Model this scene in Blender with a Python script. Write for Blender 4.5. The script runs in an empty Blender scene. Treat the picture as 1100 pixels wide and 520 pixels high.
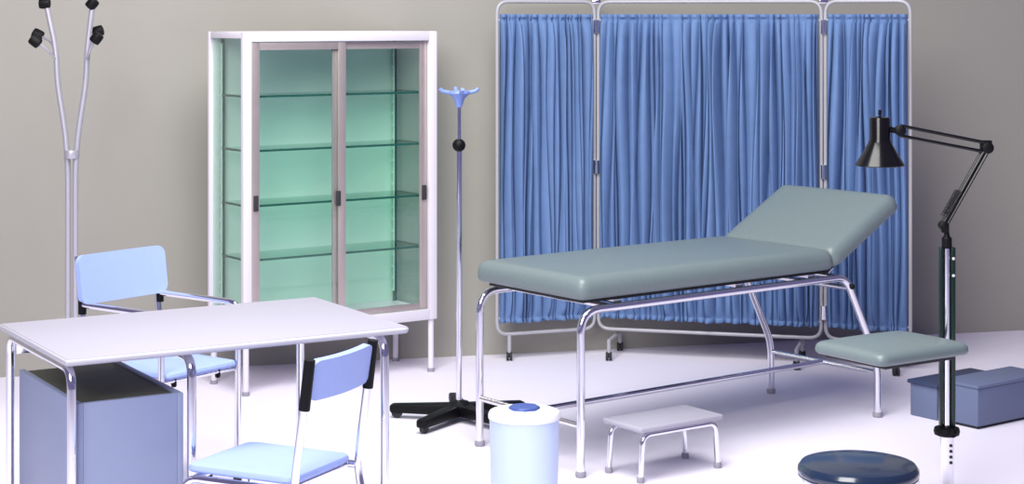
import bpy, bmesh, math, random
from mathutils import Vector, Matrix
random.seed(7)
PI = math.pi
scn = bpy.context.scene
COL = scn.collection

# ------------------------------------------------------------------ materials
def mat(name, col, rough=.5, metal=0., noise=0., scale=30., bump=0., coat=0., spec=.5):
    m = bpy.data.materials.new(name); m.use_nodes = True
    nt = m.node_tree; b = nt.nodes['Principled BSDF']
    b.inputs['Base Color'].default_value = (*col, 1)
    b.inputs['Roughness'].default_value = rough
    b.inputs['Metallic'].default_value = metal
    b.inputs['Coat Weight'].default_value = coat
    b.inputs['Coat Roughness'].default_value = .1
    b.inputs['Specular IOR Level'].default_value = spec
    tc = nt.nodes.new('ShaderNodeTexCoord')
    nz = nt.nodes.new('ShaderNodeTexNoise'); nz.inputs['Scale'].default_value = scale
    nz.inputs['Detail'].default_value = 4
    nt.links.new(tc.outputs['Object'], nz.inputs['Vector'])
    mx = nt.nodes.new('ShaderNodeMix'); mx.data_type = 'RGBA'
    mx.inputs['A'].default_value = (*[c*(1-noise) for c in col], 1)
    mx.inputs['B'].default_value = (*[min(1, c*(1+noise)) for c in col], 1)
    nt.links.new(nz.outputs['Fac'], mx.inputs['Factor'])
    nt.links.new(mx.outputs['Result'], b.inputs['Base Color'])
    if bump:
        bp = nt.nodes.new('ShaderNodeBump'); bp.inputs['Strength'].default_value = bump
        bp.inputs['Distance'].default_value = .002
        nt.links.new(nz.outputs['Fac'], bp.inputs['Height'])
        nt.links.new(bp.outputs['Normal'], b.inputs['Normal'])
    return m

def glass(name, tint, refl=.08, pale_mix=0.):
    m = bpy.data.materials.new(name); m.use_nodes = True
    nt = m.node_tree; nt.nodes.clear()
    out = nt.nodes.new('ShaderNodeOutputMaterial')
    tr = nt.nodes.new('ShaderNodeBsdfTransparent'); tr.inputs['Color'].default_value = (*tint, 1)
    gl = nt.nodes.new('ShaderNodeBsdfGlossy'); gl.inputs['Roughness'].default_value = .04
    lw = nt.nodes.new('ShaderNodeLayerWeight'); lw.inputs['Blend'].default_value = .5
    pw = nt.nodes.new('ShaderNodeMath'); pw.operation = 'POWER'; pw.inputs[1].default_value = 4
    ma = nt.nodes.new('ShaderNodeMath'); ma.operation = 'MULTIPLY_ADD'
    ma.inputs[1].default_value = .8; ma.inputs[2].default_value = refl*.5
    mx = nt.nodes.new('ShaderNodeMixShader')
    nt.links.new(lw.outputs['Facing'], pw.inputs[0]); nt.links.new(pw.outputs[0], ma.inputs[0])
    nt.links.new(ma.outputs[0], mx.inputs['Fac'])
    nt.links.new(tr.outputs[0], mx.inputs[1]); nt.links.new(gl.outputs[0], mx.inputs[2])
    if pale_mix:
        # pale green diffuse mixed in, brightens the shaded view through the pane
        df = nt.nodes.new('ShaderNodeBsdfDiffuse'); df.inputs['Color'].default_value = (.62, .74, .66, 1)
        tl = nt.nodes.new('ShaderNodeBsdfTranslucent'); tl.inputs['Color'].default_value = (.62, .74, .66, 1)
        a1 = nt.nodes.new('ShaderNodeMixShader'); a1.inputs['Fac'].default_value = .5
        a2 = nt.nodes.new('ShaderNodeMixShader'); a2.inputs['Fac'].default_value = pale_mix
        nt.links.new(df.outputs[0], a1.inputs[1]); nt.links.new(tl.outputs[0], a1.inputs[2])
        nt.links.new(mx.outputs[0], a2.inputs[1]); nt.links.new(a1.outputs[0], a2.inputs[2])
        nt.links.new(a2.outputs[0], out.inputs['Surface'])
    else:
        nt.links.new(mx.outputs[0], out.inputs['Surface'])
    return m

M = dict(
    wall=mat('wall paint', (.33, .32, .285), .9, noise=.05, scale=3, spec=.1),
    floor=mat('white floor', (.83, .795, .90), .6, noise=.012, scale=4, spec=.2),
    chrome=mat('chrome', (.80, .80, .86), .13, 1., noise=.03, scale=20),
    alu=mat('brushed aluminium', (.50, .44, .42), .35, .6, noise=.08, scale=12),
    white=mat('white enamel', (.72, .69, .75), .35, noise=.01, scale=8),
    laminate=mat('pale desk laminate', (.375, .365, .435), .5, noise=.012, scale=20),
    edge=mat('grey desk edge', (.45, .45, .50), .5, noise=.03),
    pedblue=mat('blue grey laminate', (.235, .275, .42), .45, noise=.03, scale=15),
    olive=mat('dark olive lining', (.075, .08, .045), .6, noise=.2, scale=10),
    sky=mat('sky blue vinyl', (.34, .45, .84), .5, noise=.04, scale=40, bump=.15),
    vinyl=mat('grey green vinyl', (.15, .195, .20), .42, noise=.06, scale=60, bump=.2, coat=.1),
    black=mat('black plastic', (.004, .004, .005), .5, noise=.2, spec=.18),
    blackgloss=mat('black lacquer', (.004, .004, .005), .2, noise=.2, coat=.12, spec=.3),
    stool=mat('midnight blue vinyl', (.012, .026, .06), .2, noise=.3, scale=8, coat=.5),
    curtain=mat('blue curtain cloth', (.118, .205, .40), .8, noise=.12, scale=14, bump=.2),
    hook=mat('blue plastic', (.20, .29, .66), .4, noise=.03),
    binbody=mat('pale blue plastic', (.58, .70, .93), .4, noise=.02),
    binlid=mat('white plastic', (.88, .88, .92), .4, noise=.01),
    button=mat('royal blue plastic', (.055, .095, .32), .4, noise=.05),
    mint=mat('mint green back panel', (.56, .75, .66), .45, noise=.03, scale=5),
    glass=glass('clear cabinet glass', (.965, .99, .98)),
    pale_pane=glass('brightened side glass', (.9, .97, .94), pale_mix=.45),  # right pane: paleness put into its colour to lift the shaded wall behind
    shelf=glass('green shelf glass', (.72, .93, .85)),
    shelfedge=mat('dark green glass edge', (.012, .10, .075), .2, noise=.2),
    satin=mat('satin aluminium', (.50, .49, .54), .4, .55, noise=.03, scale=20),
    greycap=mat('grey rubber', (.30, .29, .34), .6, noise=.05),
    frame=mat('pale grey enamel', (.40, .40, .43), .35, noise=.02),
    rubber=mat('dark rubber', (.025, .025, .03), .7, noise=.1),
    blockblue=mat('slate blue laminate', (.125, .155, .26), .5, noise=.03, scale=12),
    lid=mat('dark blue board', (.03, .045, .10), .45, noise=.1),
    column=mat('dark green reflection tone', (.012, .03, .024), .25, .3, noise=.2),  # dark reflections of the chrome column, put into a colour
)

# ------------------------------------------------------------------ mesh helpers
def add_box(bm, x0, x1, y0, y1, z0, z1, bev=0., seg=2):
    r = bmesh.ops.create_cube(bm, size=1)
    vs = r['verts']
    for v in vs:
        v.co = Vector((x0 if v.co.x < 0 else x1, y0 if v.co.y < 0 else y1, z0 if v.co.z < 0 else z1))
    if bev:
        es = list({e for v in vs for e in v.link_edges})
        bmesh.ops.bevel(bm, geom=es, offset=bev, segments=seg, profile=.5, affect='EDGES')
    return bm

def fillet(pts, r, n=6):
    pts = [Vector(p) for p in pts]
    out = [pts[0]]
    for i in range(1, len(pts)-1):
        p, a, b = pts[i], pts[i-1], pts[i+1]
        da, db = (a-p), (b-p)
        rr = r[i-1] if isinstance(r, (list, tuple)) else r
        d = min(rr, da.length*.49, db.length*.49)
        s, e = p+da.normalized()*d, p+db.normalized()*d
        for k in range(n+1):
            t = k/n
            out.append(s*(1-t)**2 + p*2*t*(1-t) + e*t*t)
    out.append(pts[-1])
    return out

def add_tube(bm, pts, r, closed=False, n=12):
    pts = [Vector(p) for p in pts]
    N = len(pts)
    rs = r if isinstance(r, (list, tuple)) else [r]*N
    tang = []
    for i in range(N):
        if closed: t = pts[(i+1) % N]-pts[i-1]
        else: t = pts[min(i+1, N-1)]-pts[max(i-1, 0)]
        tang.append(t.normalized())
    up = Vector((0, 0, 1)) if abs(tang[0].z) < .9 else Vector((1, 0, 0))
    nrm = (up - tang[0]*up.dot(tang[0])).normalized()
    rings = []
    for i in range(N):
        t = tang[i]
        nrm = (nrm - t*nrm.dot(t)).normalized()
        bn = t.cross(nrm)
        rings.append([bm.verts.new(pts[i]+(nrm*math.cos(2*PI*k/n)+bn*math.sin(2*PI*k/n))*rs[i]) for k in range(n)])
    for i in range(N if closed else N-1):
        A, B = rings[i], rings[(i+1) % N]
        for k in range(n):
            bm.faces.new((A[k], A[(k+1) % n], B[(k+1) % n], B[k]))
    if not closed:
        bm.faces.new(rings[0][::-1]); bm.faces.new(rings[-1])
    return bm

def tube(pts, r, fr=None, closed=False, n=12):
    bm = bmesh.new()
    if fr: pts = fillet(pts, fr)
    return add_tube(bm, pts, r, closed, n)

def add_lathe(bm, prof, cx=0, cy=0, n=40, mtx=None):
    rings = []
    for (r, z) in prof:
        rr = max(r, 1e-4)
        rings.append([bm.verts.new((cx+rr*math.cos(2*PI*k/n), cy+rr*math.sin(2*PI*k/n), z)) for k in range(n)])
    for A, B in zip(rings, rings[1:]):
        for k in range(n):
            bm.faces.new((A[k], A[(k+1) % n], B[(k+1) % n], B[k]))
    bm.faces.new(rings[0][::-1]); bm.faces.new(rings[-1])
    if mtx is not None:
        for R in rings:
            for v in R: v.co = mtx @ v.co
    return bm

def lathe(prof, cx=0, cy=0, n=40, mtx=None):
    return add_lathe(bmesh.new(), prof, cx, cy, n, mtx)

def add_ball(bm, c, r, sc=(1, 1, 1)):
    res = bmesh.ops.create_uvsphere(bm, u_segments=16, v_segments=10, radius=r)
    for v in res['verts']:
        v.co = Vector((v.co.x*sc[0]+c[0], v.co.y*sc[1]+c[1], v.co.z*sc[2]+c[2]))
    return bm

def box(*a, **k): return add_box(bmesh.new(), *a, **k)

def cushion(L, W, T, crown=.012, rc=.03, n=28, m=16, e=.022):
    """upholstered slab, x 0..L, y -W/2..W/2, z 0..T, soft rolled edges and rounded corners"""
    bm = bmesh.new()
    def place(u, v):
        # superellipse style mapping of a square grid to a rounded rectangle
        x, y = u*L/2, v*W/2
        ax, ay = L/2-rc, W/2-rc
        if abs(x) > ax and abs(y) > ay:
            dx, dy = abs(x)-ax, abs(y)-ay
            mx = max(dx, dy); d = math.hypot(dx, dy)
            if d > 1e-9:
                f = mx/d
                x = math.copysign(ax+dx*f, x); y = math.copysign(ay+dy*f, y)
        return x, y
    def coords(k):
        out = []
        for i in range(k+1):
            t = -1+2*i/k
            out.append(math.copysign(1-(1-abs(t))**1.8, t))
        return out
    U, V = coords(n), coords(m)
    def edge(u, v):
        x = (1-abs(u))*L/2; y = (1-abs(v))*W/2
        return min(x, y)
    top, bot = {}, {}
    for i, u in enumerate(U):
        for j, v in enumerate(V):
            x, y = place(u, v)
            d = edge(u, v)
            roll = 0 if d >= e else (e-math.sqrt(max(0, e*e-(e-d)**2)))
            z = T-roll*min(1, T*.55/e)+crown*(1-u*u)*(1-v*v)
            top[i, j] = bm.verts.new((x+L/2, y, z))
            dr = 0 if d >= e*.6 else (e*.6-math.sqrt(max(0, (e*.6)**2-(e*.6-d)**2)))
            bot[i, j] = bm.verts.new((x+L/2, y, dr*.8))
    for i in range(n):
        for j in range(m):
            bm.faces.new((top[i, j], top[i+1, j], top[i+1, j+1], top[i, j+1]))
            bm.faces.new((bot[i, j], bot[i, j+1], bot[i+1, j+1], bot[i+1, j]))
    for i in range(n):
        bm.faces.new((top[i, 0], bot[i, 0], bot[i+1, 0], top[i+1, 0]))
        bm.faces.new((top[i, m], top[i+1, m], bot[i+1, m], bot[i, m]))
    for j in range(m):
        bm.faces.new((top[0, j], top[0, j+1], bot[0, j+1], bot[0, j]))
        bm.faces.new((top[n, j], bot[n, j], bot[n, j+1], top[n, j+1]))
    return bm

def panel(W, Hh, T, rc, bow=0.):
    """rounded rectangle board in the y-z plane, centred, thickness along x"""
    bm = bmesh.new()
    pts = []
    for (cy, cz, a0) in ((W/2-rc, Hh/2-rc, 0), (-W/2+rc, Hh/2-rc, 90), (-W/2+rc, -Hh/2+rc, 180), (W/2-rc, -Hh/2+rc, 270)):
        for k in range(7):
            a = math.radians(a0+15*k)
            pts.append((cy+rc*math.cos(a), cz+rc*math.sin(a)))
    # split into vertical strips for the bow
    f = [bm.verts.new((T/2, y, z)) for y, z in pts]
    face = bm.faces.new(f)
    r = bmesh.ops.extrude_face_region(bm, geom=[face])
    for g in r['geom']:
        if isinstance(g, bmesh.types.BMVert): g.co.x -= T
    for k in range(1, 8):
        y = -W/2+W*k/8
        bmesh.ops.bisect_plane(bm, geom=bm.verts[:]+bm.edges[:]+bm.faces[:], plane_co=(0, y, 0), plane_no=(0, 1, 0))
    for v in bm.verts: v.co.x -= bow*(1-(2*v.co.y/W)**2)
    return bm

def bevel_mod(o, w=.004, s=2):
    m = o.modifiers.new('bevel', 'BEVEL'); m.width = w; m.segments = s; m.limit_method = 'ANGLE'; m.angle_limit = .7

def obj(name, bm, material, parent=None, smooth=True, bev=0.):
    bmesh.ops.recalc_face_normals(bm, faces=bm.faces[:])
    me = bpy.data.meshes.new(name); bm.to_mesh(me); bm.free()
    if smooth:
        me.polygons.foreach_set('use_smooth', [True]*len(me.polygons))
        me.set_sharp_from_angle(angle=math.radians(38))
    me.materials.append(material)
    o = bpy.data.objects.new(name, me); COL.objects.link(o)
    if parent: o.parent = parent
    if bev: bevel_mod(o, bev)
    return o

def tag(o, label, cat, group=None):
    o['label'] = label; o['category'] = cat
    if group: o['group'] = group
    return o

def thing(name, label, cat, loc=(0, 0, 0), deg=0, group=None):
    o = bpy.data.objects.new(name, None); COL.objects.link(o)
    o.empty_display_size = .1
    o.location = loc; o.rotation_euler = (0, 0, math.radians(deg))
    return tag(o, label, cat, group)

def struct(name, bm, m):
    o = obj(name, bm, m); o['kind'] = 'structure'; return o

def move(bm, mtx):
    bmesh.ops.transform(bm, matrix=mtx, verts=bm.verts[:]); return bm

# ------------------------------------------------------------------ the studio
# the back wall runs slightly away to the right
WA = math.radians(14)
wb = move(box(-9, 9, 0, .15, 0, 4.2), Matrix.Translation((-.1, 9.18, 0)) @ Matrix.Rotation(WA, 4, 'Z'))
struct('floor', box(-8, 8, -3.5, 11.6, -.1, 0), M['floor'])
struct('wall_back', wb, M['wall'])

# ------------------------------------------------------------------ glass cabinet
def display_cabinet():
    t = thing('display_cabinet', 'tall white framed glass cabinet with green glass shelves and sliding doors', 'cabinet', (-1.205, 8.15, 0), 34.9)
    W, D, Z0, Z1 = 1.03, .372, .255, 1.64
    p = .042
    # frame: local x along the front, y into the depth
    f = bmesh.new()
    for x in (0, W-p):
        add_box(f, x, x+p, 0, p*.7, Z0, Z1, .003)
        add_box(f, (x if x == 0 else x+p*.5), (p*.5 if x == 0 else x+p), D-p*.5, D, Z0, Z1, .003)
    add_box(f, p, W-p, 0, p*.7, Z1-.045, Z1, .003); add_box(f, p, W-p, D-p*.7, D, Z1-.03, Z1, .003)
    add_box(f, p, W-p, 0, p*.7, Z0, Z0+.05, .003); add_box(f, p, W-p, D-p*.7, D, Z0, Z0+.05, .003)
    for x in (0, W-p):
        add_box(f, x, x+p, p*.7, D-p*.7, Z1-.03, Z1, .003); add_box(f, x, x+p, p*.7, D-p*.7, Z0, Z0+.05, .003)
    obj('frame', f, M['white'], t)
    obj('roof_panel', box(p, W-p, p*.7, D-p*.7, Z1-.02, Z1-.006), M['white'], t)
    obj('floor_panel', box(p, W-p, p*.7, D-p*.7, Z0+.02, Z0+.045), M['white'], t)
    obj('back_panel', box(p*.5, W-p*.5, D-.028, D-.018, Z0+.05, Z1-.03), M['mint'], t)
    for x in (.018, W-.024):
        obj('side_glass', box(x, x+.006, p*.7, D-p*.7, Z0+.05, Z1-.03), M['glass' if x < .1 else 'pale_pane'], t)
    # perforated shelf standards
    for (x, y) in ((W-p-.004, D-.052), (p+.004, D-.06)):
        s = box(x, x+.014, y, y+.016, Z0+.05, Z1-.03, bev=.002)
        st = obj('shelf_standard', s, M['shelfedge'], t)
        n = bmesh.new(); prof = []
        for k in range(22):
            z = Z0+.10+k*.058
            prof += [(x-.004, z), (x-.010, z), (x-.010, z+.012), (x-.004, z+.012)]
        prof += [(x, prof[-1][1]), (x, prof[0][1])]
        f_ = n.faces.new([n.verts.new((a_, y-.002, b_)) for a_, b_ in prof])
        e_ = bmesh.ops.extrude_face_region(n, geom=[f_])
        for v in e_['geom']:
            if isinstance(v, bmesh.types.BMVert): v.co.y += .012
        obj('notch_strip', n, M['mint'], st, smooth=False)
    for z in (1.345, 1.098, .848, .602):
        sh = obj('shelf', box(p+.006, W-p-.006, .055, D-.06, z-.004, z+.004), M['shelf'], t)
        e = bmesh.new()
        add_box(e, p+.006, W-p-.006, .050, .055, z-.005, z+.005)
        add_box(e, p+.001, p+.006, .055, D-.06, z-.005, z+.005)
        add_box(e, W-p-.006, W-p-.001, .055, D-.06, z-.005, z+.005)
        obj('shelf_edge', e, M['shelfedge'], sh)
    # two sliding doors with aluminium stiles
    for (x0, x1, y) in ((p+.002, W*.515, .006), (W*.455, W-p-.002, .022)):
        fr = bmesh.new(); sw = .040
        add_box(fr, x0, x0+sw, y, y+.012, Z0+.052, Z1-.048, .002)
        add_box(fr, x1-sw, x1, y, y+.012, Z0+.052, Z1-.048, .002)
        add_box(fr, x0+sw, x1-sw, y, y+.012, Z1-.083, Z1-.048, .002)
        add_box(fr, x0+sw, x1-sw, y, y+.012, Z0+.052, Z0+.080, .002)
        d = obj('sliding_door', fr, M['alu'], t)
        obj('door_glass', box(x0+sw, x1-sw, y+.004, y+.008, Z0+.080, Z1-.083), M['glass'], d)
    for x, y in ((p+.010, .001), (W*.455+.008, .001), (W-p-.032, .016)):
        h = box(x, x+.022, y-.004, y+.006, .83, .90, bev=.002)
        obj('door_pull', h, M['rubber'], t)
    # legs
    for x in (.022, W-.022):
        for y in (.022, D-.022):
            l = obj('leg', tube([(x, y, .015), (x, y, Z0)], .014), M['white'], t)
            obj('leg_foot', lathe([(.017, 0), (.018, .006), (.016, .018)], x, y, 20), M['greycap'], l)
display_cabinet()

# ------------------------------------------------------------------ coat stand
def coat_stand():
    t = thing('coat_stand', 'slim chrome coat stand with black knobbed hooks against the grey wall', 'coat stand', (-1.892, 7.8, 0))
    r = .0125
    for s in (-1, 1):
        top = (s*.105, 0, 1.745) if s < 0 else (.088, 0, 1.745)
        obj('upright', tube([(s*.016, 0, .05), (s*.016, 0, 1.14), (s*.062, 0, 1.43), (s*.066, 0, 1.56), top], r, [.2, .1, .1]), M['satin'], t)
    for (pts, knob, ax) in (
            ([(-.10, 0, 1.725), (-.110, 0, 1.752)], (-.116, 0, 1.766), (1, 0, .0)),
            ([(.085, 0, 1.725), (.088, 0, 1.752)], (.088, 0, 1.764), (.5, 0, .6)),
            ([(-.066, 0, 1.52), (-.085, -.06, 1.565), (-.120, -.08, 1.595)], (-.134, -.085, 1.604), (1, 0, -.8)),
            ([(-.066, 0, 1.54), (-.10, .06, 1.60), (-.15, .08, 1.622)], (-.168, .085, 1.630), (1, 0, -.5)),
            ([(.066, 0, 1.52), (.085, -.05, 1.555), (.110, -.07, 1.60)], (.124, -.075, 1.617), (.6, 0, .8)),
            ([(.066, 0, 1.54), (.085, .05, 1.60), (.10, .07, 1.645)], (.096, .075, 1.645), (1, 0, .3))):
        h = obj('hook', tube(pts, .006, .03), M['satin'], t)
        a = Vector(ax).normalized()
        mt = Matrix.Translation(Vector(knob)) @ a.to_track_quat('Z', 'Y').to_matrix().to_4x4()
        obj('knob', lathe([(.012, -.024), (.022, -.021), (.024, -.012), (.024, .012), (.022, .021), (.012, .024)], n=20, mtx=mt), M['black'], h)
    obj('binding_ring', lathe([(.0, 1.10), (.031, 1.10), (.033, 1.11), (.033, 1.125), (.031, 1.135), (.0, 1.135)], n=24), M['satin'], t)
    obj('base_collar', lathe([(.04, .03), (.042, .05), (.034, .09), (.02, .10)], n=24), M['satin'], t)
    for k in range(4):
        a = k*PI/2+.6
        c, s = math.cos(a), math.sin(a)
        obj('foot', tube([(c*.02, s*.02, .06), (c*.10, s*.10, .06), (c*.17, s*.17, .02), (c*.19, s*.19, .013)], .012, .04), M['satin'], t)
coat_stand()

# ------------------------------------------------------------------ desk, pedestal
DESK = (-.957, 5.630, 0); DDEG = 30.6
def desk():
    t = thing('desk', 'white topped desk on bent chrome tube legs in the left foreground', 'desk', DESK, DDEG)
    L, W = 1.07, .69
    top = obj('desktop', box(-L/2, L/2, -W/2, W/2, .728, .75, bev=.004), M['laminate'], t)
    e = bmesh.new()
    add_tube(e, fillet([(-L/2, -W/2, .739), (L/2, -W/2, .739), (L/2, W/2, .739), (-L/2, W/2, .739)], .02)[0:], .0085, closed=True)
    obj('edge_band', e, M['edge'], top)
    for x in (-.512, -.158, .468):
        b = tube([(x, -.318, .012), (x, -.318, .713), (x, .318, .713), (x, .318, .012)], .0135, .055)
        fr = obj('leg_frame', b, M['chrome'], t)
        for y in (-.318, .318):
            obj('foot_cap', lathe([(.016, 0), (.0175, .004), (.0175, .016), (.015, .02)], x, y, 20), M['rubber'], fr)
    obj('back_rail', box(-.50, .49, .290, .300, .66, .725, bev=.002), M['chrome'], t)
    return t
desk()

def pedestal():
    u = Vector((math.cos(math.radians(DDEG)), math.sin(math.radians(DDEG)), 0))
    t = thing('drawer_pedestal', 'blue-grey drawer pedestal with dark olive top standing under the desk', 'pedestal', DESK, DDEG)
    x0, x1, y0, y1, Z = -.492, -.177, -.302, .290, .612
    b = bmesh.new()
    add_box(b, x0, x0+.018, y0, y1, .04, Z, .002)
    add_box(b, x1-.018, x1, y0, y1, .04, Z, .002)
    add_box(b, x0+.018, x1-.018, y0, y0+.018, .04, Z, .002)
    add_box(b, x0+.018, x1-.018, y0+.018, y1-.02, .04, .06)
    obj('body', b, M['pedblue'], t)
    obj('top_panel', box(x0+.018, x1-.018, y0+.018, y1-.004, Z-.03, Z-.006), M['olive'], t)  # top panel coloured darker than the body
    for k in range(3):
        z = .065+k*.175
        d = obj('drawer', box(x0+.02, x1-.02, y1-.019, y1, z, z+.166, bev=.003), M['pedblue'], t)
        xm = (x0+x1)/2
        obj('drawer_handle', tube([(xm-.05, y1, z+.12), (xm-.05, y1+.022, z+.12), (xm+.05, y1+.022, z+.12), (xm+.05, y1, z+.12)], .004, .01), M['chrome'], d)
    for x in (x0+.03, x1-.03):
        for y in (y0+.04, y1-.04):
            obj('foot', lathe([(.018, 0), (.02, .01), (.016, .042)], x, y, 16), M['rubber'], t)
pedestal()

# ------------------------------------------------------------------ chairs
def chair(name, label, loc, deg, W, D, backH, pw, ph, arms=False):
    """local +x is the way the sitter looks; origin on the floor under the seat centre"""
    t = thing(name, label, 'chair', loc, deg)
    r = .0115; hs = .425
    st = cushion(D, W, .021, crown=.006, rc=.035, n=18, m=14, e=.012)
    move(st, Matrix.Translation((-D/2, 0, hs+.002)))
    obj('seat', st, M['sky'], t)
    xb, xf = -D/2-.005, D/2-.02
    lean = .055
    for s in (-1, 1):
        y = s*(W/2+.006)
        # rear leg and back post in one bent tube
        obj('back_post', tube([(xb-.085, y, .012), (xb-.005, y, hs-.02), (xb-.012, y, hs+.05), (xb-lean, y, backH-.006)], r, [.10, .03]), M['chrome'], t)
        zz = (backH-.085)
        if arms:
            ah = .655
            obj('arm_frame', tube([(xf, y*1.02, .012), (xf+.005, y*1.02, ah), (xb-lean*.6, y*1.02, ah)], r, .05), M['chrome'], t)
            obj('arm_joint', tube([(xb-lean*.62+.01, y*1.02, ah-.035), (xb-lean*.62+.01, y*1.02, ah+.02)], .015), M['black'], t)
            obj('seat_rail', tube([(xf, y, hs-.012), (xb, y, hs-.012)], r*.9), M['chrome'], t)
        else:
            obj('leg_rail', tube([(xf+.03, y, .012), (xf+.012, y, hs-.012), (xb+.0, y, hs-.012)], r, .05), M['chrome'], t)
        # black sleeve that holds the back panel
        f0 = (backH-ph-.022-hs)/(backH-hs)
        if not arms:
            obj('sleeve', tube([(xb-.012-(lean-.012)*f0, y, backH-ph-.022), (xb-lean-.001, y, backH+.004)], .0155), M['black'], t)
        for x in (xb-.085, xf+(0 if arms else .03)):
            obj('foot_cap', lathe([(.014, 0), (.0155, .004), (.0155, .016), (.013, .02)], x, y*(1.02 if arms and x > 0 else 1), 16), M['rubber'], t)
    for x in (xf-.02, xb+.03):
        obj('cross_bar', tube([(x, -W/2, hs-.012), (x, W/2, hs-.012)], r*.85), M['chrome'], t)
    for y in (-W*.3, W*.3):
        obj('seat_bumper', lathe([(.008, hs-.035), (.010, hs-.03), (.010, hs-.006), (.006, hs)], xf-.02, y, 14), M['black'], t)
    p = panel(pw, ph, .022, .034, bow=.016)
    ang = math.atan2(lean, backH-hs)
    move(p, Matrix.Translation((xb-lean*.78+(.022 if arms else 0), 0, backH-ph/2)) @ Matrix.Rotation(-ang, 4, 'Y'))
    obj('backrest', p, M['sky'], t)
    return t
chair('visitor_chair', 'light blue armless chair with chrome frame, in front of the desk', (-.690, 5.17, 0), 154, .325, .36, .772, .325, .112)
chair('armchair', 'light blue chair with chrome arms, behind the desk', (-1.270, 6.64, 0), -37, .355, .41, .835, .415, .180, arms=True)

# ------------------------------------------------------------------ infusion stand
def infusion_stand():
    t = thing('infusion_stand', 'thin chrome drip stand with blue hook top and black star base', 'drip stand', (-.224, 7.674, 0))
    hub = bmesh.new()
    add_lathe(hub, [(.03, .03), (.05, .034), (.056, .064), (.040, .082), (.020, .088)], n=28)
    obj('hub', hub, M['black'], t)
    for k in range(5):
        a = math.radians(168+72*k)
        l = bmesh.new()
        c, s = math.cos(a), math.sin(a)
        R = Matrix.Rotation(a, 4, 'Z')
        add_box(l, .03, .300, -.032, .032, .024, .074, .010)
        for v in l.verts:
            f = (v.co.x-.03)/.255
            v.co.y *= 1-.25*f
            if v.co.z > .045: v.co.z -= .014*f
        move(l, R)
        lo = obj('base_leg', l, M['black'], t)
        w = bmesh.new()
        add_lathe(w, [(.010, -.010), (.022, -.010), (.024, -.005), (.024, .005), (.022, .010), (.010, .010)], n=20,
                  mtx=Matrix.Translation((c*.272, s*.272, .024)) @ Matrix.Rotation(a, 4, 'Z') @ Matrix.Rotation(PI/2, 4, 'X'))
        obj('castor', w, M['rubber'], lo)
    obj('pole', tube([(0, 0, .07), (0, 0, 1.165)], .0125, n=16), M['chrome'], t)
    obj('inner_pole', tube([(0, 0, 1.165), (0, 0, 1.375)], .0085, n=14), M['chrome'], t)
    obj('clamp_knob', add_ball(bmesh.new(), (0, -.006, 1.165), .028), M['black'], t)
    h = bmesh.new()
    for k in range(4):
        a = math.radians(12+90*k)
        c, s = math.cos(a), math.sin(a)
        add_tube(h, fillet([(0, 0, 1.36), (c*.03, s*.03, 1.386), (c*.07, s*.07, 1.392), (c*.082, s*.082, 1.404)], .02), .0085)
    add_lathe(h, [(.012, 1.325), (.015, 1.335), (.024, 1.362), (.046, 1.384), (.044, 1.394), (.010, 1.396)], n=24)
    obj('hook_head', h, M['hook'], t)
infusion_stand()

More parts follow.
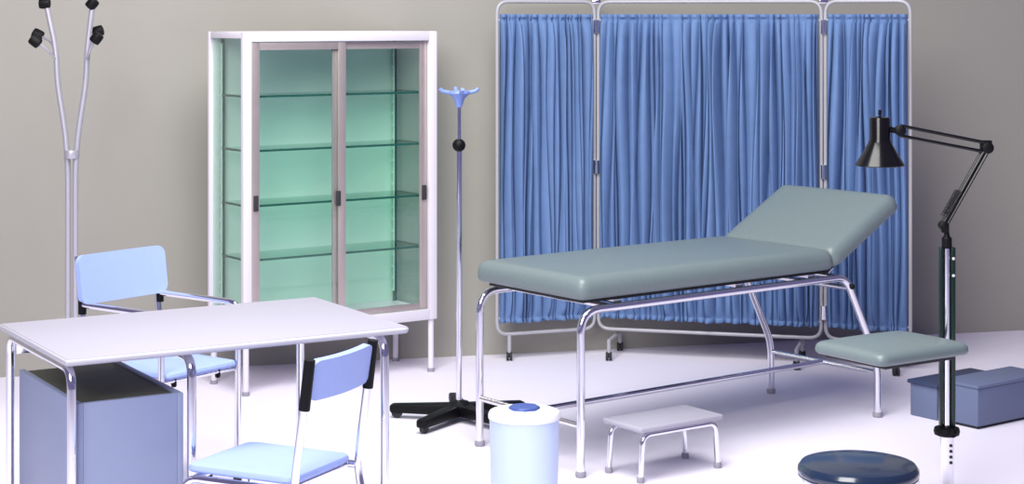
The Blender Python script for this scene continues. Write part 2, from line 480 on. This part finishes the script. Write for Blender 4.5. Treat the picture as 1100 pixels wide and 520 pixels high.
# ------------------------------------------------------------------ folding screen
def folding_screen():
    t = thing('folding_screen', 'three-panel folding screen with pleated blue curtains on white tube frame', 'screen', (.427, 9.19, 0))
    o = Vector((.427, 9.19, 0))
    P = [Vector((-.074, 9.00, 0)), Vector((.427, 9.19, 0)), Vector((1.527, 8.90, 0)), Vector((1.918, 8.74, 0))]
    zt, zb = 1.785, .132
    r = .009
    for i in range(3):
        a, b = P[i]-o, P[i+1]-o
        d = (b-a).normalized(); Lp = (b-a).length
        nrm = Vector((-d.y, d.x, 0))
        g = .0105
        a2, b2 = a+d*(g if i else 0), b-d*(g if i < 2 else 0)
        z = Vector((0, 0, 1))
        loop = fillet([a2+z*(zb+.5), a2+z*zt, b2+z*zt, b2+z*zb, a2+z*zb, a2+z*(zb+.45)], .06)
        fr = obj('panel_frame', tube(loop[:-1], r, closed=True), M['frame'], t)
        # curtain: pleats along the panel, gathered on rods near top and bottom
        W = (b2-a2).length-.026
        rng = random.Random(11+i)
        folds = [0.]
        while folds[-1] < W:
            folds.append(folds[-1]+rng.choice((.012, .016, .020, .024, .032, .044))*rng.uniform(.85, 1.15))
        kf = W/folds[-1]; folds = [v*kf for v in folds]
        nf = len(folds)-1
        dep = [rng.uniform(.016, .040)+.45*(folds[k+1]-folds[k]) for k in range(nf)]
        ph = [rng.uniform(0, 6.3) for _ in range(nf+1)]
        skew = [rng.uniform(-.35, .35) for _ in range(nf)]
        bm = bmesh.new()
        rows = [(1.722, .5), (1.708, .5), (1.698, .25), (1.688, .25), (1.675, .6), (1.60, .9)]
        rows += [(1.5-.1*k, 1.) for k in range(12)] + [(.30, .9), (.255, .75), (.225, .45), (.213, .3), (.203, .45), (.190, .65)]
        grid = []
        M_ = 9
        for (zz, f) in rows:
            row = []
            g_ = [folds[k]+(0 if k in (0, nf) else .011*math.sin(zz*2.3+ph[k])+.006*math.sin(zz*5.1+2*ph[k])) for k in range(nf+1)]
            for k in range(nf):
                for q in range(M_+(k == nf-1)):
                    u_ = q/M_
                    bulge = (1-abs(2*u_-1)**2.2)
                    dd = dep[k]*(1+.35*math.sin(zz*3.0+ph[k]*1.7))*f
                    offn = -dd*bulge+.002*math.sin(u_*12+ph[k]+zz*4)*f
                    x = g_[k]+(g_[k+1]-g_[k])*u_+skew[k]*dd*bulge
                    row.append(bm.verts.new(a2+d*(.013+min(max(x, 0), W))+nrm*(offn-.0045)+z*(zz+.003*math.sin(k*1.7)*(zz < .2))))
            grid.append(row)
        for A, B in zip(grid, grid[1:]):
            for q in range(len(A)-1): bm.faces.new((A[q], A[q+1], B[q+1], B[q]))
        cu = obj('curtain', bm, M['curtain'], t)
        so = cu.modifiers.new('cloth thickness', 'SOLIDIFY'); so.thickness = .0018; so.offset = 0
        for zz in (1.693, .213):
            obj('curtain_rod', tube([a2+z*zz, b2+z*zz], .004, n=8), M['white'], fr)
        # castor feet
        if i == 0: ends = [(a2+d*.065, (0,))]
        elif i == 1: ends = [(a2+d*.085, (-.15, .13)), (b2-d*.105, (-.15, .13))]
        else: ends = [(b2-d*.045, (-.13, .13))]
        for c, offs in ends:
            if len(offs) > 1:
                obj('cross_foot', tube([c+nrm*offs[0]+z*(zb-.035), c+nrm*offs[1]+z*(zb-.035)], .010), M['frame'], t)
            for f in offs:
                q = c+nrm*f
                st = obj('castor_stem', tube([q+z*.04, q+z*(zb-.005 if len(offs) == 1 else zb-.03)], .0095), M['frame'], t)
                w = bmesh.new()
                for s in (-1, 1):
                    add_lathe(w, [(.006, -.006), (.020, -.006), (.022, -.003), (.022, .003), (.020, .006), (.006, .006)], n=18,
                              mtx=Matrix.Translation(q+Vector((.009*s, 0, .022))) @ Matrix.Rotation(PI/2, 4, 'Y'))
                add_box(w, q.x-.004, q.x+.004, q.y-.008, q.y+.008, .015, .045)
                obj('castor', w, M['rubber'], st)
    for j in (1, 2):
        q = P[j]-o
        for zz in (1.66, .95, .26):
            obj('hinge', lathe([(.012, zz-.035), (.015, zz-.033), (.015, zz+.033), (.012, zz+.035)], q.x, q.y-.012, 16), M['chrome'], t)
        obj('top_clip', box(q.x-.022, q.x+.022, q.y-.012, q.y+.010, zt-.012, zt+.012, bev=.003), M['chrome'], t)
folding_screen()

# ------------------------------------------------------------------ examination couch
def couch():
    t = thing('examination_couch', 'grey-green padded examination couch with raised head end on chrome frame', 'couch', (.715, 7.482, 0), 37.9)
    h, w = .826, .312
    r = .0155; zr = .615
    xr = h-.20
    for s in (-1, 1):
        y = s*w
        obj('side_frame', tube([(-h, y, .012), (-h, y, zr), (xr, y, zr), (h, y, .235), (h, y, .012)], r, [.085, .06, .07], n=16), M['chrome'], t)
        for x in (-h, h):
            obj('foot_cap', lathe([(.018, 0), (.020, .005), (.020, .016), (.017, .022)], x, y, 20), M['greycap'], t)
    zc = .19
    b = tube([(-h, -w, zc), (-h, w, zc)], .011)
    obj('end_bar', b, M['chrome'], t)
    obj('end_bar', tube([(h, -w, zc), (h, w, zc)], .011), M['chrome'], t)
    obj('stretcher', tube([(-h, 0, zc), (h, 0, zc)], .012), M['chrome'], t)
    xk = xr+.03
    obj('frame_bar', tube([(xk, -w, .565), (xk, w, .565)], .011), M['chrome'], t)
    obj('frame_bar', tube([(-h+.16, -w, zr), (-h+.16, w, zr)], .011), M['chrome'], t)
    LB = 1.385
    bo = box(-h+.03, -h+LB-.01, -.29, .29, .638, .655, bev=.003)
    obj('bed_board', bo, M['rubber'], t)
    for x in (-h+.18, .0, .42):
        obj('board_bracket', box(x, x+.04, -.29, .29, .626, .638), M['chrome'], t)
    c = cushion(LB, .665, .085, crown=.010, rc=.04, n=40, m=20, e=.044)
    move(c, Matrix.Translation((-h-.015, 0, .654)))
    obj('mattress', c, M['vinyl'], t)
    # raised head section, hinged at the end of the mattress
    ang = math.radians(29)
    T = Matrix.Translation((-h-.015+LB+.004, 0, .654)) @ Matrix.Rotation(-ang, 4, 'Y')
    c = cushion(.475, .665, .085, crown=.010, rc=.04, n=26, m=20, e=.044)
    hd = obj('headrest', move(c, T), M['vinyl'], t)
    obj('headrest_board', move(box(.02, .45, -.285, .285, -.016, .001, bev=.003), T), M['rubber'], hd)
    st = T @ Vector((.30, 0, -.016))
    for s in (-1, 1):
        obj('support_strut', tube([(st.x, s*.22, st.z), (xr-.02, s*.22, zr)], .007), M['chrome'], t)
        obj('strut_knob', add_ball(bmesh.new(), (xr+.02, s*(w+.018), .575), .012), M['black'], t)
    obj('strut_bar', tube([(xr-.02, -w, zr), (xr-.02, w, zr)], .009), M['chrome'], t)
couch()

# ------------------------------------------------------------------ low step
def foot_step():
    t = thing('step_stool', 'low white step stool on short chrome legs in front of the couch', 'step stool', (.570, 6.832, 0), 36)
    a, b, z = .205, .112, .205
    obj('tread', box(-a, a, -b, b, z-.022, z, bev=.009, seg=3), M['laminate'], t)
    for y in (-.092, .092):
        f = tube([(-.190, y, .012), (-.178, y, z-.033), (.178, y, z-.033), (.190, y, .012)], .0105, .035)
        fr = obj('leg_frame', f, M['chrome'], t)
        for x in (-.190, .190):
            obj('foot_cap', lathe([(.013, 0), (.0145, .004), (.0145, .018), (.012, .022)], x, y, 16), M['greycap'], fr)
foot_step()

# ------------------------------------------------------------------ bin
def bin_():
    t = thing('waste_bin', 'pale blue round waste bin with white lid and blue button', 'bin', (.040, 5.90, 0))
    obj('body', lathe([(.100, 0), (.106, .004), (.1135, .40), (.1135, .408)], n=56), M['binbody'], t)
    l = obj('lid', lathe([(.113, .402), (.1175, .404), (.1175, .416), (.113, .424), (.085, .431), (.0, .433)], n=56), M['binlid'], t)
    obj('lid_button', lathe([(.052, .428), (.051, .438), (.048, .441), (.0, .442)], n=8), M['button'], l)
bin_()

# ------------------------------------------------------------------ round stool
def round_stool():
    t = thing('round_stool', 'round stool with glossy midnight-blue padded seat in the right foreground', 'stool', (.965, 5.06, 0))
    obj('seat', lathe([(.03, .415), (.150, .418), (.162, .424), (.168, .436), (.167, .448), (.158, .460), (.13, .467), (.07, .472), (0, .474)], n=56), M['stool'], t)
    obj('seat_band', lathe([(.155, .410), (.163, .411), (.1665, .418), (.166, .427), (.150, .428)], n=56), M['chrome'], t)
    obj('column', tube([(0, 0, .09), (0, 0, .412)], .014, n=18), M['chrome'], t)
    obj('column_sleeve', lathe([(.026, .08), (.028, .09), (.026, .24), (.02, .25)], n=24), M['black'], t)
    obj('seat_plate', box(-.06, .06, -.06, .06, .403, .412, bev=.003), M['black'], t)
    for k in range(5):
        a = math.radians(20+72*k)
        l = box(.01, .22, -.016, .016, .055, .08, bev=.005)
        lo = obj('base_leg', move(l, Matrix.Rotation(a, 4, 'Z')), M['black'], t)
        c, s = math.cos(a)*.205, math.sin(a)*.205
        obj('castor', lathe([(.008, -.012), (.024, -.011), (.025, 0), (.024, .011), (.008, .012)], n=18,
                            mtx=Matrix.Translation((c, s, .025)) @ Matrix.Rotation(a, 4, 'Z') @ Matrix.Rotation(PI/2, 4, 'X')), M['rubber'], lo)
        obj('castor_fork', tube([(c, s, .03), (c, s, .06)], .007), M['black'], lo)
round_stool()

# ------------------------------------------------------------------ lamp on its column
LX, LY = 1.533, 6.40
def lamp():
    t = thing('examination_lamp', 'black jointed lamp on tall chrome column with dark reflection strips at the right', 'lamp', (LX, LY, 0))
    obj('base_plate', lathe([(.145, 0), (.15, .006), (.15, .014), (.14, .02), (.04, .026)], n=48), M['blackgloss'], t)
    obj('lower_tube', lathe([(.024, .02), (.0245, .03), (.0245, .245)], n=28), M['chrome'], t)
    sc = bmesh.new()
    for z in (.135, .155, .175, .195):
        add_box(sc, .004, .014, -.0262, -.0215, z, z+.009)
    obj('scale_marks', sc, M['rubber'], t)
    c = bmesh.new()
    add_lathe(c, [(.028, .228), (.043, .234), (.046, .246), (.043, .258), (.028, .264)], n=28)
    add_ball(c, (.012, -.04, .247), .016)
    obj('collar', c, M['black'], t)
    obj('upper_tube', tube([(0, 0, .25), (0, 0, .90)], .0125, n=18), M['chrome'], t)
    obj('reflection_strip', box(-.027, -.0145, -.012, .012, .262, .895, bev=.004), M['column'], t)  # dark strips modelled in place of reflections on the chrome tube
    rr = obj('reflection_strip', box(.0125, .0285, -.014, .012, .262, .895, bev=.004), M['column'], t)
    sw = bmesh.new()
    for z in (.855, .795):
        add_ball(sw, (.0205, -.0135, z), .0055)
    obj('column_screw', sw, M['white'], rr)
    # clamp and arms; the arms swing in a vertical plane across the room
    cl = bmesh.new()
    add_lathe(cl, [(.014, .89), (.018, .895), (.018, .925), (.010, .935), (.007, .955)], n=18)
    add_box(cl, -.018, .006, -.014, .014, .945, .985, .004)
    obj('arm_pivot', cl, M['black'], t)
    A = Vector((-.012, 0, .97)); E = Vector((.142, 0, 1.245)); F = Vector((-.165, 0, 1.305))
    def rods(nm, p, q, sep, n2=.0):
        d = (q-p).normalized(); nr = Vector((-d.z, 0, d.x))
        bm = bmesh.new()
        for s in (-1, 1):
            for y in (-.011, .011):
                add_tube(bm, [p+nr*sep*s+Vector((0, y, 0)), q+nr*sep*s*(1-n2)+Vector((0, y, 0))], .0058, n=8)
        return obj(nm, bm, M['blackgloss'], t), d, nr
    lo, d, nr = rods('lower_arm', A, E, .007)
    sp = bmesh.new()
    for s in (-1, 1):
        pts = []
        p0 = A+d*.03+nr*.016; L = .105
        for k in range(14*8):
            f = k/(14*8)
            a = f*14*2*PI
            pts.append(p0+d*(L*f)+nr*(.006*math.cos(a))+Vector((0, s*.020+.006*math.sin(a), 0)))
        add_tube(sp, pts, .0016, n=5)
    obj('spring', sp, M['blackgloss'], lo)
    up, d2, nr2 = rods('upper_arm', E, F, .016, -.1)
    for (c_, rad) in ((E, .020), (A, .016), (F, .018)):
        jm = Matrix.Translation(c_) @ Matrix.Rotation(PI/2, 4, 'X')
        obj('arm_joint', lathe([(rad*.6, -.022), (rad, -.018), (rad, .018), (rad*.6, .022)], n=20, mtx=jm), M['black'], t)
    obj('elbow_block', box(E.x-.024, E.x+.016, -.012, .012, E.z-.014, E.z+.026, bev=.004), M['black'], t)
    # shade
    cx = -.236
    obj('shade_bracket', tube([F, F+Vector((-.03, 0, .002)), (cx+.02, 0, 1.318)], .0105, .01), M['black'], t)
    sh = bmesh.new()
    prof = [(.085, 1.181), (.087, 1.184), (.082, 1.192), (.060, 1.228), (.041, 1.262), (.036, 1.275), (.036, 1.345), (.033, 1.352), (.018, 1.354), (.016, 1.318), (.0, 1.364)]
    n = 40; rings = []
    for (rr_, z) in prof: rings.append([sh.verts.new((cx+max(rr_, .0005)*math.cos(2*PI*k/n), max(rr_, .0005)*math.sin(2*PI*k/n), z)) for k in range(n)])
    for P_, Q_ in zip(rings, rings[1:]):
        for k in range(n): sh.faces.new((P_[k], P_[(k+1) % n], Q_[(k+1) % n], Q_[k]))
    so = obj('shade', sh, M['blackgloss'], t)
    m = so.modifiers.new('shade thickness', 'SOLIDIFY'); m.thickness = .0016
    obj('bulb', add_ball(bmesh.new(), (cx, 0, 1.225), .026, (1, 1, 1.25)), M['binlid'], t)
    obj('switch', tube([(cx, 0, 1.36), (cx, 0, 1.378)], .006), M['black'], t)
lamp()

def arm_rest():
    t = thing('arm_rest', 'grey-green padded arm rest mounted on the lamp column', 'arm rest', (1.285, 6.17, 0), 34)
    c = cushion(.43, .335, .040, crown=.016, rc=.035, n=24, m=20, e=.026)
    move(c, Matrix.Translation((-.208, 0, .560)))
    obj('pad', c, M['vinyl'], t)
    obj('pad_board', box(-.165, .165, -.14, .14, .546, .5615, bev=.003), M['rubber'], t)
    # the column in this thing's own frame
    a = math.radians(34); dx, dy = LX-1.285, LY-6.17
    px, py = dx*math.cos(a)+dy*math.sin(a), -dx*math.sin(a)+dy*math.cos(a)
    obj('bracket', tube([(-.05, 0, .535), (.20, py*.4, .535), (px-.03, py, .535)], .011, .05), M['chrome'], t)
    obj('clamp_ring', lathe([(.031, .513), (.036, .516), (.036, .554), (.031, .557)], px, py, 24), M['black'], t)
arm_rest()

# ------------------------------------------------------------------ blue boxes at the right edge
def blocks():
    t = thing('step_box', 'slate-blue box step at the right edge, nearer of the two', 'box', (1.925, 7.50, 0), 37)
    obj('body', box(0, .46, 0, .19, .012, .168, bev=.004), M['blockblue'], t)
    obj('top_panel', box(-.004, .464, -.004, .194, .168, .182, bev=.004), M['blockblue'], t)
    obj('plinth', box(.012, .448, .012, .178, 0, .013), M['rubber'], t)
    t = thing('lidded_box', 'slate-blue box with dark lid behind the plain box step', 'box', (1.925, 7.50, 0), 37)
    obj('body', box(.0, .40, .215, .36, .0, .138, bev=.004), M['blockblue'], t)
    obj('box_lid', box(-.01, .41, .205, .37, .138, .154, bev=.004), M['lid'], t)
blocks()

# ------------------------------------------------------------------ light
def area(name, loc, target, size, power, col=(1, 1, 1), sy=None):
    l = bpy.data.lights.new(name, 'AREA'); l.energy = power; l.color = col
    l.shape = 'RECTANGLE'; l.size = size; l.size_y = sy or size
    o = bpy.data.objects.new(name, l); COL.objects.link(o)
    o.location = loc
    o.rotation_euler = (Vector(target)-Vector(loc)).to_track_quat('-Z', 'Y').to_euler()
    return o
area('overhead_softbox', (-.2, 5.6, 4.4), (.1, 6.6, 0), 2.6, 300, (1, .985, .96), 2.6)
area('side_softbox', (-1.9, 1.2, 4.3), (.5, 9.0, 1.1), 3.0, 400, (1, .98, .95))
w = bpy.data.worlds.new('studio ambience'); scn.world = w; w.use_nodes = True
bg = w.node_tree.nodes['Background']
bg.inputs['Color'].default_value = (.56, .50, 1.0, 1); bg.inputs['Strength'].default_value = .30

# ------------------------------------------------------------------ camera
cam = bpy.data.cameras.new('camera'); co = bpy.data.objects.new('camera', cam); COL.objects.link(co)
co.location = (0, 0, 1.70); co.rotation_euler = (PI/2, 0, 0)
cam.sensor_width = 36; cam.lens = 1950/1100*36
cam.shift_y = -240/1100
cam.clip_end = 100
scn.camera = co
vs = scn.view_settings
vs.view_transform = 'Standard'; vs.look = 'None'; vs.gamma = 1; vs.exposure = -.12; vs.use_curve_mapping = False
